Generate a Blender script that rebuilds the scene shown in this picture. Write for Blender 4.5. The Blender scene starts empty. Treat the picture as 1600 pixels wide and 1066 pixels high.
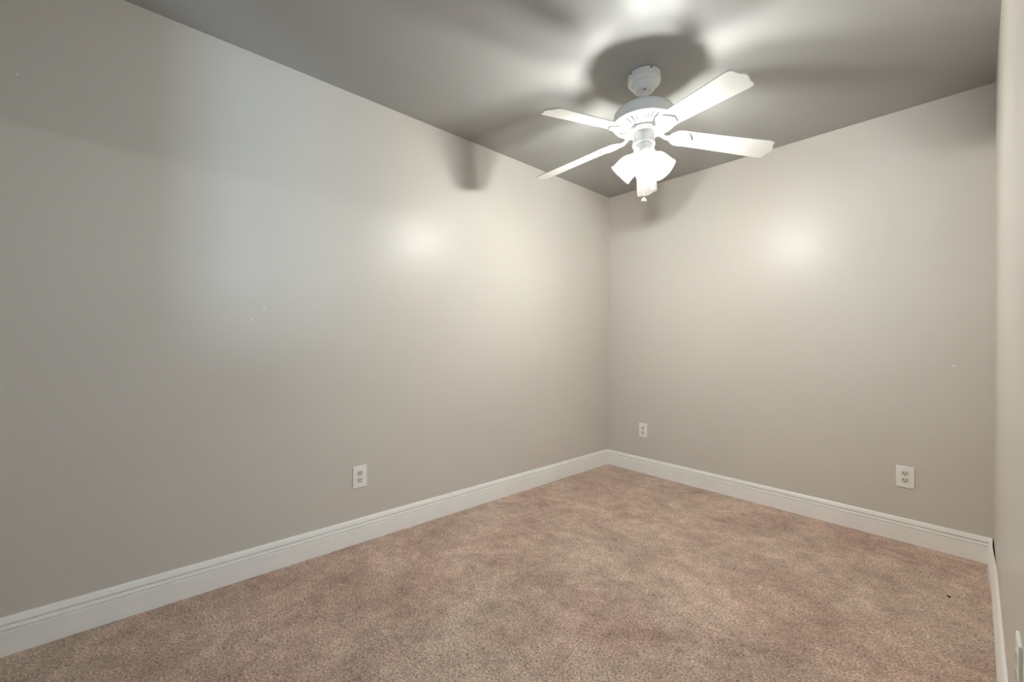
import bpy, bmesh, math, random
from mathutils import Vector, Matrix
PI = math.pi
C = bpy.context.scene.collection
S = bpy.context.scene

# ------------------------------------------------------------------ camera
F, YAW, PITCH, ROLL = 651.8315, -0.8374, 0.0045, 0.0085
CAM = Vector((2.2553, -3.222, 1.0981))
fw = Vector((math.sin(YAW) * math.cos(PITCH), math.cos(YAW) * math.cos(PITCH), math.sin(PITCH)))
rt = Vector((math.cos(YAW), -math.sin(YAW), 0))
up = rt.cross(fw)
r2 = math.cos(ROLL) * rt + math.sin(ROLL) * up
u2 = -math.sin(ROLL) * rt + math.cos(ROLL) * up
cd = bpy.data.cameras.new('camera')
cam = bpy.data.objects.new('camera', cd); C.objects.link(cam)
cd.sensor_width = 36; cd.sensor_fit = 'HORIZONTAL'; cd.lens = F / 1600 * 36
cd.clip_start = 0.01
m = Matrix((r2, u2, -fw)).transposed().to_4x4(); m.translation = CAM
cam.matrix_world = m
S.camera = cam

# ------------------------------------------------------------------ world, exposure
w = bpy.data.worlds.new('world'); S.world = w; w.use_nodes = True
w.node_tree.nodes['Background'].inputs[0].default_value = (0.45, 0.74, 1.0, 1)
w.node_tree.nodes['Background'].inputs[1].default_value = 1.8
S.view_settings.view_transform = 'Standard'; S.view_settings.look = 'None'
S.view_settings.gamma = 1; S.view_settings.use_curve_mapping = False
S.view_settings.exposure = 0.0
S.cycles.use_denoising = True
S.cycles.max_bounces = 14; S.cycles.diffuse_bounces = 8; S.cycles.transparent_max_bounces = 12
LAMP = 940.0                     # radiance of each bulb in the fan
HALL_W = 10.0

# unseen area light added in the hallway, stretched to soften the door's shadow edge
hl = bpy.data.lights.new('unseen_hall_light', 'AREA'); hl.shape = 'RECTANGLE'; hl.size = .9; hl.size_y = .035; hl.energy = HALL_W; hl.color = (0.96, 0.96, .95)
ho = bpy.data.objects.new('unseen_hall_light', hl); C.objects.link(ho)
ho.matrix_world = Matrix(((0, 0, 1, 4.82), (1, 0, 0, -2.95), (0, 1, 0, 2.345), (0, 0, 0, 1)))

# added cool fill: two unseen area lights aimed through the slot behind the camera
for loc, aim, watts in (((2.6, -7.2, 1.1), (.9, -2.2, 2.0), 140.0), ((.3, -7.2, 1.1), (1.9, 0, 2.0), 66.0)):
    dl = bpy.data.lights.new('cool_fill', 'AREA'); dl.shape = 'RECTANGLE'; dl.size = .36; dl.size_y = .9; dl.energy = watts; dl.color = (.56, .80, 1.0)
    do = bpy.data.objects.new('cool_fill', dl); C.objects.link(do); do.location = loc
    do.rotation_euler = (Vector(aim) - do.location).to_track_quat('-Z', 'Y').to_euler()

H, W = 2.44, 2.3214
WX0, WX1, WZ0, WZ1 = .79, 1.13, 1.12, 2.10    # unseen window added behind the camera, sized to confine the cool fill
YF = -4.30                       # front wall, behind the camera
DOOR0, DOOR1, DOORH = -2.35, -4.05, 2.10   # opening in the right wall behind the picture

# ------------------------------------------------------------------ materials
def mat(name):
    m = bpy.data.materials.new(name); m.use_nodes = True
    nt = m.node_tree
    return m, nt, nt.nodes['Principled BSDF']
def simple(name, col, rough=0.5, spec=0.5, metal=0.0, var=0.03, scale=30):
    m, nt, b = mat(name)
    n = nt.nodes.new('ShaderNodeTexNoise'); n.inputs['Scale'].default_value = scale
    tc = nt.nodes.new('ShaderNodeTexCoord'); nt.links.new(tc.outputs['Object'], n.inputs['Vector'])
    r = nt.nodes.new('ShaderNodeValToRGB'); nt.links.new(n.outputs['Fac'], r.inputs['Fac'])
    r.color_ramp.elements[0].position = .3; r.color_ramp.elements[1].position = .7
    r.color_ramp.elements[0].color = [c * (1 - var) for c in col] + [1]
    r.color_ramp.elements[1].color = [min(1, c * (1 + var)) for c in col] + [1]
    nt.links.new(r.outputs['Color'], b.inputs['Base Color'])
    b.inputs['Roughness'].default_value = rough; b.inputs['Specular IOR Level'].default_value = spec
    b.inputs['Metallic'].default_value = metal
    return m
def paint(name, col, rough, marks=(), spec=0.5):
    m, nt, b = mat(name)
    N, L = nt.nodes, nt.links
    g = N.new('ShaderNodeNewGeometry')
    n = N.new('ShaderNodeTexNoise'); n.inputs['Scale'].default_value = 1.3; n.inputs['Detail'].default_value = 3
    L.new(g.outputs['Position'], n.inputs['Vector'])
    r = N.new('ShaderNodeValToRGB'); L.new(n.outputs['Fac'], r.inputs['Fac'])
    r.color_ramp.elements[0].position = .3; r.color_ramp.elements[1].position = .7
    r.color_ramp.elements[0].color = [c * .985 for c in col] + [1]; r.color_ramp.elements[1].color = [c * 1.015 for c in col] + [1]
    out = r.outputs['Color']
    for (pos, rad) in marks:      # small chips and filled nail holes in the paint
        d = N.new('ShaderNodeVectorMath'); d.operation = 'DISTANCE'; d.inputs[1].default_value = pos
        L.new(g.outputs['Position'], d.inputs[0])
        k = N.new('ShaderNodeMapRange'); k.inputs['From Min'].default_value = rad * .6; k.inputs['From Max'].default_value = rad
        k.inputs['To Min'].default_value = .8; k.inputs['To Max'].default_value = 0
        L.new(d.outputs['Value'], k.inputs['Value'])
        mx = N.new('ShaderNodeMix'); mx.data_type = 'RGBA'
        L.new(k.outputs['Result'], mx.inputs['Factor']); L.new(out, mx.inputs['A']); mx.inputs['B'].default_value = (.85, .83, .8, 1)
        out = mx.outputs['Result']
    L.new(out, b.inputs['Base Color'])
    b.inputs['Roughness'].default_value = rough; b.inputs['Specular IOR Level'].default_value = spec
    n2 = N.new('ShaderNodeTexNoise'); n2.inputs['Scale'].default_value = 160; n2.inputs['Detail'].default_value = 2
    L.new(g.outputs['Position'], n2.inputs['Vector'])
    bp = N.new('ShaderNodeBump'); bp.inputs['Strength'].default_value = .06; bp.inputs['Distance'].default_value = .001
    L.new(n2.outputs['Fac'], bp.inputs['Height']); L.new(bp.outputs['Normal'], b.inputs['Normal'])
    return m
WALL = (0.64, 0.598, 0.54)
M_wall = paint('wall paint', WALL, .37, [((0, -2.772, 1.249), .0055), ((0, -2.821, 1.198), .005), ((0, -3.541, 2.028), .0045), ((2.18, 0, .996), .006)], spec=.33)
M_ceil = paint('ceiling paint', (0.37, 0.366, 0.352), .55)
M_trim = simple('white trim paint', (.92, .905, .87), .33, var=.015, scale=8)
M_white = simple('white enamel', (.82, .82, .81), .25, var=.01)
M_blade = simple('white blade laminate', (.66, .65, .61), .4, var=.015, scale=12)
M_motor = simple('grey motor interior', (.03, .03, .03), .6)
M_plate = simple('white plastic', (.88, .87, .845), .3, var=.01)
M_ivory = simple('ivory plastic', (.74, .705, .585), .35, var=.02)
M_dark = simple('dark slot', (.03, .025, .02), .6)
M_steel = simple('screw metal', (.6, .59, .55), .35, metal=.8)
M_hole = simple('black hole', (.01, .01, .01), .8)
M_lint = simple('dark lint', (.02, .015, .01), .9)

# carpet
def carpet():
    m, nt, b = mat('mottled beige carpet')
    N, L = nt.nodes, nt.links
    g = N.new('ShaderNodeNewGeometry')
    def noise(scale, detail, rough=.55, dist=0.0, off=0):
        n = N.new('ShaderNodeTexNoise'); n.inputs['Scale'].default_value = scale; n.inputs['Detail'].default_value = detail
        n.inputs['Roughness'].default_value = rough; n.inputs['Distortion'].default_value = dist
        a = N.new('ShaderNodeVectorMath'); a.operation = 'ADD'; a.inputs[1].default_value = (off, off * .7, 0)
        L.new(g.outputs['Position'], a.inputs[0]); L.new(a.outputs[0], n.inputs['Vector'])
        return n.outputs['Fac']
    def ramp(f, c0, c1, p0=.35, p1=.65):
        r = N.new('ShaderNodeValToRGB'); L.new(f, r.inputs['Fac'])
        r.color_ramp.elements[0].position = p0; r.color_ramp.elements[1].position = p1
        r.color_ramp.elements[0].color = (*c0, 1); r.color_ramp.elements[1].color = (*c1, 1)
        return r.outputs['Color']
    def mixc(kind, fac, a, b_):
        x = N.new('ShaderNodeMix'); x.data_type = 'RGBA'; x.blend_type = kind; x.inputs['Factor'].default_value = fac
        L.new(a, x.inputs['A']); L.new(b_, x.inputs['B']); return x.outputs['Result']
    base = ramp(noise(2.6, 10, .72, .3), (.475, .335, .272), (.665, .51, .412), .37, .61)
    pink = ramp(noise(1.5, 4, .6, .2, 7.3), (.97, 1.0, .985), (1.035, .99, .985), .38, .62)
    mot = ramp(noise(11, 9, .78, .3, 3.1), (.70, .69, .685), (1.24, 1.24, 1.24), .33, .67)
    tuft = ramp(noise(140, 3, .65, .6, 1.7), (.26, .24, .23), (1.5, 1.5, 1.5), .30, .64)
    fib = ramp(noise(420, 2, .6, 0, 5.5), (.78, .78, .78), (1.2, 1.2, 1.2), .35, .65)
    c = mixc('MULTIPLY', 1, base, pink); c = mixc('MULTIPLY', 1, c, mot); c = mixc('MULTIPLY', .9, c, tuft); c = mixc('MULTIPLY', .8, c, fib)
    L.new(c, b.inputs['Base Color'])
    b.inputs['Roughness'].default_value = .95; b.inputs['Specular IOR Level'].default_value = .05
    b.inputs['Sheen Weight'].default_value = .15; b.inputs['Sheen Roughness'].default_value = .6
    ad = N.new('ShaderNodeMath'); ad.operation = 'MULTIPLY_ADD'; ad.inputs[1].default_value = .35
    L.new(noise(420, 2, .6, 0, 5.5), ad.inputs[0]); L.new(noise(150, 3, .6, .5, 1.7), ad.inputs[2])
    bp = N.new('ShaderNodeBump'); bp.inputs['Strength'].default_value = .8; bp.inputs['Distance'].default_value = .006
    L.new(ad.outputs[0], bp.inputs['Height']); L.new(bp.outputs['Normal'], b.inputs['Normal'])
    return m
M_carpet = carpet()

def glass_shade():                # frosted glass: part of the bulb's light goes straight through, part is scattered
    m = bpy.data.materials.new('frosted lamp glass'); m.use_nodes = True
    N, L = m.node_tree.nodes, m.node_tree.links
    N.clear()
    o = N.new('ShaderNodeOutputMaterial'); mx = N.new('ShaderNodeMixShader'); mx.inputs[0].default_value = .25
    t = N.new('ShaderNodeBsdfTransparent'); t.inputs[0].default_value = (.92, .97, 1, 1)
    tl = N.new('ShaderNodeBsdfTranslucent'); tl.inputs[0].default_value = (.95, .94, .91, 1)
    L.new(t.outputs[0], mx.inputs[1]); L.new(tl.outputs[0], mx.inputs[2]); L.new(mx.outputs[0], o.inputs[0])
    return m
M_shade = glass_shade()
def emis(name, col, s):
    m = bpy.data.materials.new(name); m.use_nodes = True
    N, L = m.node_tree.nodes, m.node_tree.links
    N.clear(); o = N.new('ShaderNodeOutputMaterial'); e = N.new('ShaderNodeEmission')
    e.inputs[0].default_value = (*col, 1); e.inputs[1].default_value = s; L.new(e.outputs[0], o.inputs[0])
    return m
M_bulb = emis('lit bulb', (1.0, .965, .90), LAMP)

# ------------------------------------------------------------------ helpers
def obj(name, bm, m, parent=None, smooth=False):
    me = bpy.data.meshes.new(name); bm.normal_update(); bm.to_mesh(me); bm.free()
    me.materials.append(m)
    if smooth:
        me.polygons.foreach_set('use_smooth', [True] * len(me.polygons))
        me.set_sharp_from_angle(angle=math.radians(38))
    o = bpy.data.objects.new(name, me); C.objects.link(o)
    if parent: o.parent = parent
    return o
def struct(name, bm, m):
    o = obj(name, bm, m); o['kind'] = 'structure'; return o
def thing(name, label, cat, loc, group=None):
    o = bpy.data.objects.new(name, None); C.objects.link(o); o.location = loc; o.empty_display_size = .1
    o['label'] = label; o['category'] = cat
    if group: o['group'] = group
    return o
def box(bm, a, b):
    r = bmesh.ops.create_cube(bm, size=1)
    c = [(a[i] + b[i]) / 2 for i in range(3)]; s = [abs(b[i] - a[i]) for i in range(3)]
    for v in r['verts']: v.co = Vector((c[0] + v.co.x * s[0], c[1] + v.co.y * s[1], c[2] + v.co.z * s[2]))
    return r['verts']
def lathe(prof, n=48, bm=None, mtx=None, close=False):
    bm = bm or bmesh.new(); rings = []
    for r, z in prof:
        if r < 1e-6: ring = [bm.verts.new((0, 0, z))]
        else: ring = [bm.verts.new((r * math.cos(2 * PI * k / n), r * math.sin(2 * PI * k / n), z)) for k in range(n)]
        rings.append(ring)
    pairs = list(zip(rings, rings[1:])) + ([(rings[-1], rings[0])] if close else [])
    for A, B in pairs:
        for k in range(n):
            a0, a1 = A[k % len(A)], A[(k + 1) % n % len(A)]; b0, b1 = B[k % len(B)], B[(k + 1) % n % len(B)]
            vs = []
            for v in (a0, a1, b1, b0):
                if v not in vs: vs.append(v)
            if len(vs) > 2: bm.faces.new(vs)
    if mtx is not None:
        bmesh.ops.transform(bm, matrix=mtx, verts=[v for r in rings for v in r])
    bmesh.ops.recalc_face_normals(bm, faces=bm.faces)
    return bm
def prism(pts, z0, z1, bm=None):
    bm = bm or bmesh.new()
    a = [bm.verts.new((x, y, z0)) for x, y in pts]; b = [bm.verts.new((x, y, z1)) for x, y in pts]
    bm.faces.new(a[::-1]); bm.faces.new(b)
    for i in range(len(pts)): bm.faces.new((a[i], a[(i + 1) % len(pts)], b[(i + 1) % len(pts)], b[i]))
    bmesh.ops.recalc_face_normals(bm, faces=bm.faces)
    return bm
def bevel(bm, w, seg=2, ang=30):
    es = [e for e in bm.edges if len(e.link_faces) == 2 and e.calc_face_angle(0) > math.radians(ang)]
    bmesh.ops.bevel(bm, geom=es, offset=w, segments=seg, profile=.6, affect='EDGES', clamp_overlap=True)
    return bm

# ------------------------------------------------------------------ room shell
T = .12
def slab(name, a, b, m):
    bm = bmesh.new(); box(bm, a, b); return struct(name, bm, m)
HX = 5.7                          # far side of the hallway
slab('floor', (-T, YF - T, -.1), (HX, T, 0), M_carpet)
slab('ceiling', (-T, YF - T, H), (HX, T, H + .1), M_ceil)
slab('wall_left', (-T, YF - T, 0), (0, T, H), M_wall)
slab('wall_back', (0, 0, 0), (W + T, T, H), M_wall)
bm = bmesh.new()
box(bm, (0, YF - T, 0), (WX0, YF, H)); box(bm, (WX1, YF - T, 0), (W + T, YF, H))
box(bm, (WX0, YF - T, 0), (WX1, YF, WZ0)); box(bm, (WX0, YF - T, WZ1), (WX1, YF, H))
struct('wall_front', bm, M_wall)
bm = bmesh.new(); g = .03
for a, b in (((WX0, WZ0), (WX0 + .01, WZ1)), ((WX1 - g, WZ0), (WX1, WZ1)), ((WX0, WZ0), (WX1, WZ0 + .01)), ((WX0, WZ1 - g), (WX1, WZ1))):
    box(bm, (a[0], YF - .09, a[1]), (b[0], YF - .04, b[1]))
struct('added_window', bm, M_trim)  # frame of the unseen window added to shape the fill
bm = bmesh.new()
box(bm, (W, DOOR0, 0), (W + T, 0, H)); box(bm, (W, YF, 0), (W + T, DOOR1, H)); box(bm, (W, DOOR1, DOORH), (W + T, DOOR0, H))
struct('wall_right', bm, M_wall)
slab('wall_hall', (HX, YF - T, 0), (HX + T, T, H), M_wall)

# casing round the opening behind the picture
bm = bmesh.new()
for sx in (W - .0, W + T):
    x0, x1 = (sx - .014, sx) if sx == W else (sx, sx + .014)
    box(bm, (x0, DOOR0, 0), (x1, DOOR0 + .07, DOORH + .07)); box(bm, (x0, DOOR1 - .07, 0), (x1, DOOR1, DOORH + .07))
    box(bm, (x0, DOOR1, DOORH), (x1, DOOR0, DOORH + .07))
struct('trim_1', bm, M_trim)

PROF = [(0, 0), (.0155, 0), (.016, .002), (.016, .0820), (.0150, .0840), (.0085, .0846), (.0085, .0885), (.0148, .0892), (.0152, .0915), (.0128, .1005), (.0112, .1015),
        (.0045, .1022), (.0045, .1072), (.0128, .1080), (.0130, .1105), (.0085, .1255), (.0050, .1310), (.0035, .1315), (0, .1315)]
def baseboard(name, p0, p1, nrm, miter0, miter1, gap=None):
    # runs p0->p1 along the wall; nrm points into the room; a miter pulls that end in by the profile depth
    p0, p1, nrm = Vector(p0), Vector(p1), Vector(nrm)
    d = (p1 - p0).normalized(); L = (p1 - p0).length
    bm = bmesh.new(); rows = []
    ss = [0, .06, .12, .2, .3, .4, L] if gap else [0, L]
    for s in ss:
        row = []
        for (t, z) in PROF:
            a = s + (t * miter0 if s == 0 else 0) - (t * miter1 if s == L else 0)
            g = gap(s) if gap else 0
            row.append(bm.verts.new(p0 + d * a + nrm * (t + g) + Vector((0, 0, z))))
        rows.append(row)
    n = len(PROF)
    for A, B in zip(rows, rows[1:]):
        for k in range(n): bm.faces.new((A[k], A[(k + 1) % n], B[(k + 1) % n], B[k]))
    bm.faces.new(rows[0]); bm.faces.new(rows[-1][::-1])
    bmesh.ops.recalc_face_normals(bm, faces=bm.faces)
    return struct(name, bm, M_trim)
baseboard('baseboard_left', (0, YF, 0), (0, 0, 0), (1, 0, 0), 1, 1)
baseboard('baseboard_back', (0, 0, 0), (W, 0, 0), (0, -1, 0), 1, 1)
baseboard('baseboard_right', (W, 0, 0), (W, DOOR0 + .07, 0), (-1, 0, 0), 1, 0, gap=lambda s: .0075 * max(0, 1 - abs(s - .14) / .26))
baseboard('baseboard_front', (W, YF, 0), (0, YF, 0), (0, 1, 0), 1, 1)

# ------------------------------------------------------------------ ceiling fan
FX, FY = 1.1459, -1.3486
fan = thing('ceiling_fan', 'white five-blade ceiling fan with three lit glass shades hanging from the ceiling', 'ceiling fan', (FX, FY, H))
def fz(z): return z - H            # heights written as room heights
def frel(prof): return [(r, fz(z)) for r, z in prof]

obj('canopy', lathe(frel([(0, 2.4399), (.076, 2.4399), (.079, 2.437), (.079, 2.402), (.077, 2.396), (.071, 2.392), (.060, 2.390), (.0575, 2.386), (.056, 2.376),
     (.052, 2.366), (.044, 2.3595), (.034, 2.357), (.021, 2.357), (.019, 2.361), (.0, 2.361)])), M_white, fan, True)
can = fan.children[0]
for (ang) in (-35, -112):          # screw holes in the canopy rim, facing the camera side
    a = math.radians(ang); bm = bmesh.new()
    lathe([(0, .0), (.0042, .0), (.0042, .004), (0, .004)], 12, bm, Matrix.Translation((.0765 * math.cos(a), .0765 * math.sin(a), fz(2.431))) @ Matrix.Rotation(a, 4, 'Z') @ Matrix.Rotation(PI / 2, 4, 'Y'))
    obj('screw_hole', bm, M_hole, can)
bm = lathe([(0, 0), (.007, 0), (.007, .0015), (0, .0015)], 16)
bmesh.ops.scale(bm, vec=(1, .55, 1), verts=bm.verts)
so = obj('slot_hole', bm, M_hole, can); so.location = (.024 * math.cos(-.9), .024 * math.sin(-.9), fz(2.3562)); so.rotation_euler = (0, 0, .4)
obj('downrod', lathe(frel([(0, 2.365), (.0125, 2.365), (.0125, 2.285), (.02, 2.283), (.02, 2.272), (0, 2.272)]), 24), M_white, fan, True)
obj('motor_housing', lathe(frel([(0, 2.288), (.03, 2.288), (.06, 2.285), (.095, 2.277), (.122, 2.266), (.138, 2.254), (.146, 2.242), (.150, 2.225), (.152, 2.200),
     (.152, 2.1915), (.150, 2.190), (.147, 2.1915), (.147, 2.196), (0, 2.196)]), 72), M_white, fan, True)
motor = fan.children[-1]
# slotted cone below the motor
bm = bmesh.new(); n = 36 * 6
radii = [(.147, 2.192, 0), (.138, 2.1905, 0), (.131, 2.1885, 0), (.128, 2.188, 1), (.100, 2.180, 1), (.088, 2.1755, 1), (.085, 2.1745, 0), (.072, 2.170, 0)]
rings = []
for r, z, g in radii:
    rings.append([bm.verts.new((r * math.cos(2 * PI * k / n), r * math.sin(2 * PI * k / n), fz(z + (.009 if g and k % 6 in (0, 1, 2) else 0)))) for k in range(n)])
for A, B in zip(rings, rings[1:]):
    for k in range(n): bm.faces.new((A[k], A[(k + 1) % n], B[(k + 1) % n], B[k]))
bmesh.ops.recalc_face_normals(bm, faces=bm.faces)
obj('vent_cone', bm, M_white, motor)
bm = bmesh.new()
for q in range(36):                 # the openings between the ribs, one pattern on the cone
    a0, a1 = 2 * PI * (q * 6 + .3) / n, 2 * PI * (q * 6 + 1.7) / n
    vs = [bm.verts.new((r * math.cos(a), r * math.sin(a), fz(z))) for r, z, a in ((.126, 2.1925, a0), (.126, 2.1925, a1), (.091, 2.1822, a1), (.091, 2.1822, a0))]
    ws = [bm.verts.new(v.co + Vector((0, 0, .004))) for v in vs]
    bm.faces.new(vs); bm.faces.new(ws[::-1])
    for i in range(4): bm.faces.new((vs[i], vs[(i + 1) % 4], ws[(i + 1) % 4], ws[i]))
bmesh.ops.recalc_face_normals(bm, faces=bm.faces)
obj('vent_slots', bm, M_motor, motor)
obj('flywheel', lathe(frel([(0, 2.172), (.074, 2.172), (.074, 2.160), (.069, 2.156), (.064, 2.156), (.064, 2.150), (0, 2.150)]), 48), M_white, fan, True)
obj('switch_housing', lathe(frel([(0, 2.156), (.050, 2.156), (.0515, 2.153), (.0515, 2.098), (.0535, 2.096), (.0535, 2.091), (.051, 2.0895), (0, 2.0895)]), 48), M_white, fan, True)
swh = fan.children[-1]
obj('light_fitter', lathe(frel([(0, 2.0892), (.048, 2.0892), (.048, 2.070), (.044, 2.050), (.036, 2.038), (.022, 2.031), (.012, 2.028), (.010, 2.018), (.007, 2.014), (0, 2.014)]), 40), M_white, fan, True)
fit = fan.children[-1]

# blades
half = [(.150, .020), (.155, .034), (.168, .045), (.19, .0495), (.25, .0515), (.40, .0555), (.56, .0605), (.592, .0615), (.606, .0600), (.615, .0550), (.619, .0480),
        (.6195, .040), (.6215, .030), (.6260, .021), (.6325, .0125), (.6355, .006)]
pts = [(x, -y) for x, y in half] + [(.6360, 0)] + [(x, y) for x, y in half[::-1]]
bm = prism(pts, 0, .0055); bevel(bm, .0012, 2, 60)
BZ, TH = 2.1281, .8096
adj = [-.018, .024, .006, .004, -.004]
arm_src = None
blade0 = None
def iron_mesh():
    # fluted leaf under the blade root plus the arm back to the flywheel
    bm = bmesh.new()
    prof = [(.118, .008), (.126, .012), (.134, .024), (.145, .037), (.160, .047), (.178, .052), (.196, .0505), (.212, .043), (.222, .032), (.232, .014), (.240, .003)]
    nw = 24; rows_b, rows_t = [], []
    for (x, hw) in prof:
        rb, rt_ = [], []
        for k in range(nw + 1):
            s = -1 + 2 * k / nw
            flute = .0016 * math.cos(s * 5 * PI) * (1 if .13 < x < .225 else 0)
            dome = .007 * (1 - s * s) ** .5 if abs(s) < 1 else 0
            rb.append(bm.verts.new((x, s * hw, -.0015 - dome - flute))); rt_.append(bm.verts.new((x, s * hw, -.0002)))
        rows_b.append(rb); rows_t.append(rt_)
    for R_, flip in ((rows_b, 0), (rows_t, 1)):
        for A, B in zip(R_, R_[1:]):
            for k in range(nw): bm.faces.new((A[k], A[k + 1], B[k + 1], B[k]))
    def rim(A, B):
        for k in range(len(A) - 1): bm.faces.new((A[k], A[k + 1], B[k + 1], B[k]))
    rim([r[0] for r in rows_b], [r[0] for r in rows_t]); rim([r[-1] for r in rows_b], [r[-1] for r in rows_t])
    rim(rows_b[0], rows_t[0]); rim(rows_b[-1], rows_t[-1])
    # arm
    path = [(.052, .013, .022), (.070, .011, .018), (.088, .0085, .006), (.105, .0085, -.004), (.128, .012, -.006)]
    prev = None
    for (x, hw, z) in path:
        ring = [bm.verts.new((x, y, zz)) for y, zz in ((-hw, z - .005), (-hw * .5, z - .008), (hw * .5, z - .008), (hw, z - .005), (hw, z + .003), (-hw, z + .003))]
        if prev:
            for k in range(6): bm.faces.new((prev[k], prev[(k + 1) % 6], ring[(k + 1) % 6], ring[k]))
        else: bm.faces.new(ring)
        prev = ring
    bm.faces.new(prev[::-1])
    bmesh.ops.recalc_face_normals(bm, faces=bm.faces)
    return bm
for k in range(5):
    a = TH + k * 2 * PI / 5
    dr = .1433 + adj[k] + .0163 * math.cos(a) + .0054 * math.sin(a)
    M_ = Matrix.Translation((0, 0, fz(BZ + dr * .15 - .0163 * 0))) @ Matrix.Rotation(a, 4, 'Z') @ Matrix.Rotation(math.atan(dr), 4, 'Y') @ Matrix.Rotation(-.2352, 4, 'X')
    if k == 0:
        b = blade0 = obj('blade', bm, M_blade, fan)
        i = iron0 = obj('blade_iron', iron_mesh(), M_white, b, True)
    else:
        b = blade0.copy(); C.objects.link(b); b.parent = fan
        i = iron0.copy(); C.objects.link(i); i.parent = b
    b.matrix_local = M_

# three tilted glass shades with lit bulbs
def shade_mesh():
    out = [(.022, 0), (.026, -.004), (.027, -.014), (.034, -.026), (.045, -.040), (.052, -.058), (.0545, -.078), (.055, -.100), (.0575, -.118), (.0605, -.126)]
    return lathe(out, 40)
sh0 = None
RT, FWD = Vector((rt.x, rt.y, 0)), Vector((fw.x, fw.y, 0)).normalized()
for k, (az, tilt) in enumerate(((140, 52), (20, 61), (272, 18))):
    a = math.radians(az)
    d = RT * math.cos(a) + FWD * math.sin(a)
    ang = math.atan2(d.y, d.x)
    M_ = Matrix.Translation(Vector((d.x * .026, d.y * .026, fz(2.048)))) @ Matrix.Rotation(ang, 4, 'Z') @ Matrix.Rotation(-math.radians(tilt), 4, 'Y')
    if k == 0:
        s = sh0 = obj('lamp_shade', shade_mesh(), M_shade, fan, True)
        h = hold0 = obj('shade_holder', lathe([(0, .012), (.018, .012), (.026, .006), (.030, 0), (.030, -.012), (.0285, -.012), (.0285, -.002), (0, -.002)], 32), M_white, s, True)
        q = bulb0 = obj('bulb', lathe([(0, -.012), (.012, -.014), (.0125, -.020), (.018, -.032), (.0225, -.044), (.0235, -.053), (.0225, -.063), (.018, -.071), (.010, -.076), (0, -.078)], 24), M_bulb, s, True)
    else:
        s = sh0.copy(); C.objects.link(s); s.parent = fan
        h = hold0.copy(); C.objects.link(h); h.parent = s
        q = bulb0.copy(); C.objects.link(q); q.parent = s
    s.matrix_local = M_

# two pull chains
def chain(loc, ztop, zbot):
    bm = bmesh.new(); n = int((ztop - zbot) / .0042)
    for i in range(n):
        r = bmesh.ops.create_icosphere(bm, subdivisions=1, radius=.0016)
        bmesh.ops.translate(bm, verts=r['verts'], vec=(0, 0, fz(ztop - i * .0042)))
    c = obj('pull_chain', bm, M_steel, fan); c.location = (loc.x, loc.y, 0)
    return c
p1 = RT * .002 + FWD * 0
c1 = chain(p1, 2.028, 1.826)
obj('pull_knob', lathe(frel([(0, 1.828), (.004, 1.827), (.009, 1.821), (.0125, 1.814), (.0125, 1.809), (.009, 1.804), (0, 1.802)]), 20), M_white, c1, True)
p2 = RT * .052 + FWD * .01
c2 = chain(p2, 2.10, 1.895)
obj('pull_knob', lathe(frel([(0, 1.897), (.004, 1.895), (.007, 1.880), (.009, 1.872), (.008, 1.868), (0, 1.867)]), 20), M_white, c2, True)

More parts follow.
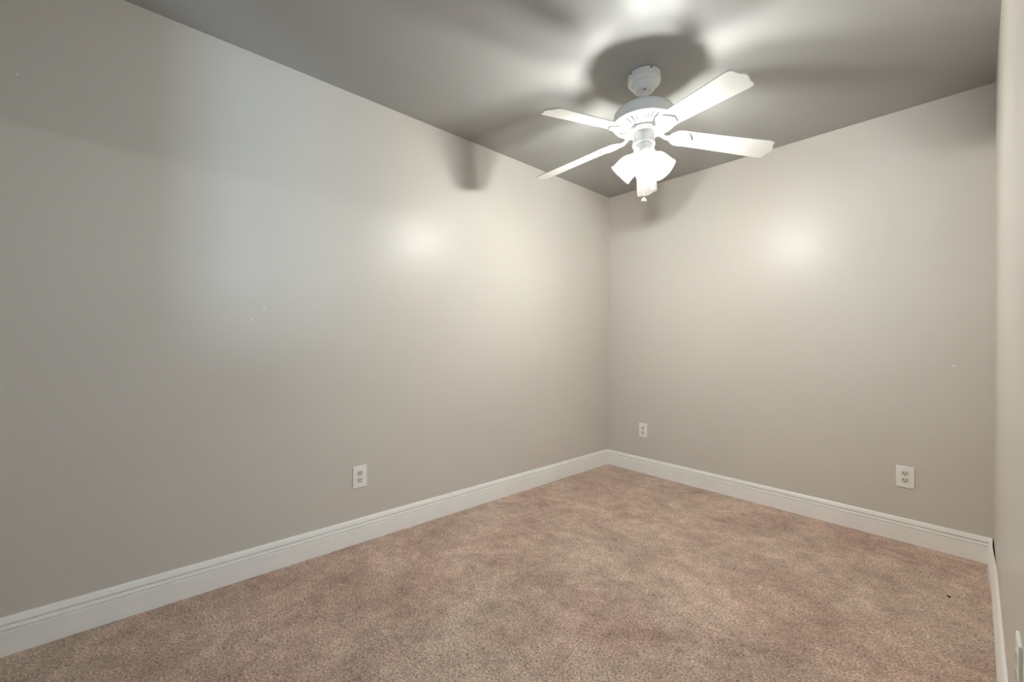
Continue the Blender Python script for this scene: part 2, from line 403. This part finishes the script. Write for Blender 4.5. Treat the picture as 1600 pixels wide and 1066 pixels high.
# ------------------------------------------------------------------ wall outlets
def rounded(w_, h_, r, n=6):
    pts = []
    for cx, cy, a0 in ((w_ / 2 - r, h_ / 2 - r, 0), (-w_ / 2 + r, h_ / 2 - r, 90), (-w_ / 2 + r, -h_ / 2 + r, 180), (w_ / 2 - r, -h_ / 2 + r, 270)):
        for i in range(n + 1):
            a = math.radians(a0 + 90 * i / n); pts.append((cx + r * math.cos(a), cy + r * math.sin(a)))
    return pts
def receptacle_pts():
    pts = []
    R, flat = .0172, .0140
    for i in range(48):
        a = 2 * PI * i / 48; pts.append((R * math.cos(a), max(-flat, min(flat, R * math.sin(a)))))
    return pts
src = []
def make_outlet(label, loc, rot):
    # local: x right, y up, z out of the wall
    t = thing('wall_outlet', label, 'electrical outlet', loc, 'wall outlets')
    t.rotation_euler = rot
    bmp = prism(rounded(.077, .119, .004), 0.0002, .0055); 
    top = [e for e in bmp.edges if all(v.co.z > .005 for v in e.verts)]
    bmesh.ops.bevel(bmp, geom=top, offset=.003, segments=3, profile=.6, affect='EDGES')
    obj('cover_plate', bmp, M_plate, t, True)
    for s in (1, -1):
        rb = prism(receptacle_pts(), .0050, .0068)
        r_ = obj('receptacle', rb, M_ivory, t); r_.location = (0, .0193 * s, 0)
        for (x, hh) in ((-.0064, .0088), (.0064, .0072)):
            b_ = bmesh.new(); box(b_, (x - .0018, .0035 - hh / 2, .0064), (x + .0018, .0035 + hh / 2, .0070)); obj('slot', b_, M_dark, r_)
        b_ = lathe([(0, .0064), (.0031, .0064), (.0031, .0070), (0, .0070)], 16); bmesh.ops.translate(b_, verts=b_.verts, vec=(0, -.0072, 0)); obj('ground_hole', b_, M_dark, r_)
    obj('screw', lathe([(0, .0053), (.0032, .0053), (.0030, .0064), (.0018, .0068), (0, .0069)], 16), M_plate, t, True)
    return t
def copy_outlet(o, label, loc, rot):
    r = o.copy(); C.objects.link(r); r.location = loc; r.rotation_euler = rot; r['label'] = label
    for ch in o.children:
        c = ch.copy(); C.objects.link(c); c.parent = r
        for g in ch.children:
            d = g.copy(); C.objects.link(d); d.parent = c
    return r
o0 = make_outlet('white duplex outlet low on the long left wall', (0, -2.3055, .359), (PI / 2, 0, PI / 2))
copy_outlet(o0, 'white duplex outlet on the back wall close to the far room corner', (.3625, 0, .3625), (PI / 2, 0, 0))
copy_outlet(o0, 'white duplex outlet on the back wall toward the right side', (1.9945, 0, .3625), (PI / 2, 0, 0))
copy_outlet(o0, 'white outlet cover on the right wall seen edge-on at the bottom right', (W, -1.832, .424), (PI / 2, 0, -PI / 2))

# ------------------------------------------------------------------ a fleck of lint
bm = bmesh.new(); bmesh.ops.create_icosphere(bm, subdivisions=2, radius=.0045)
random.seed(3)
for v in bm.verts: v.co *= random.uniform(.7, 1.25)
bmesh.ops.scale(bm, vec=(1.0, 1.7, .7), verts=bm.verts)
l = obj('lint_fleck', bm, M_lint, None, True); l.location = (2.182, -.566, .003); l.rotation_euler = (0, 0, .9)
l['label'] = 'tiny black fleck of lint lying on the carpet near the right wall'; l['category'] = 'lint'
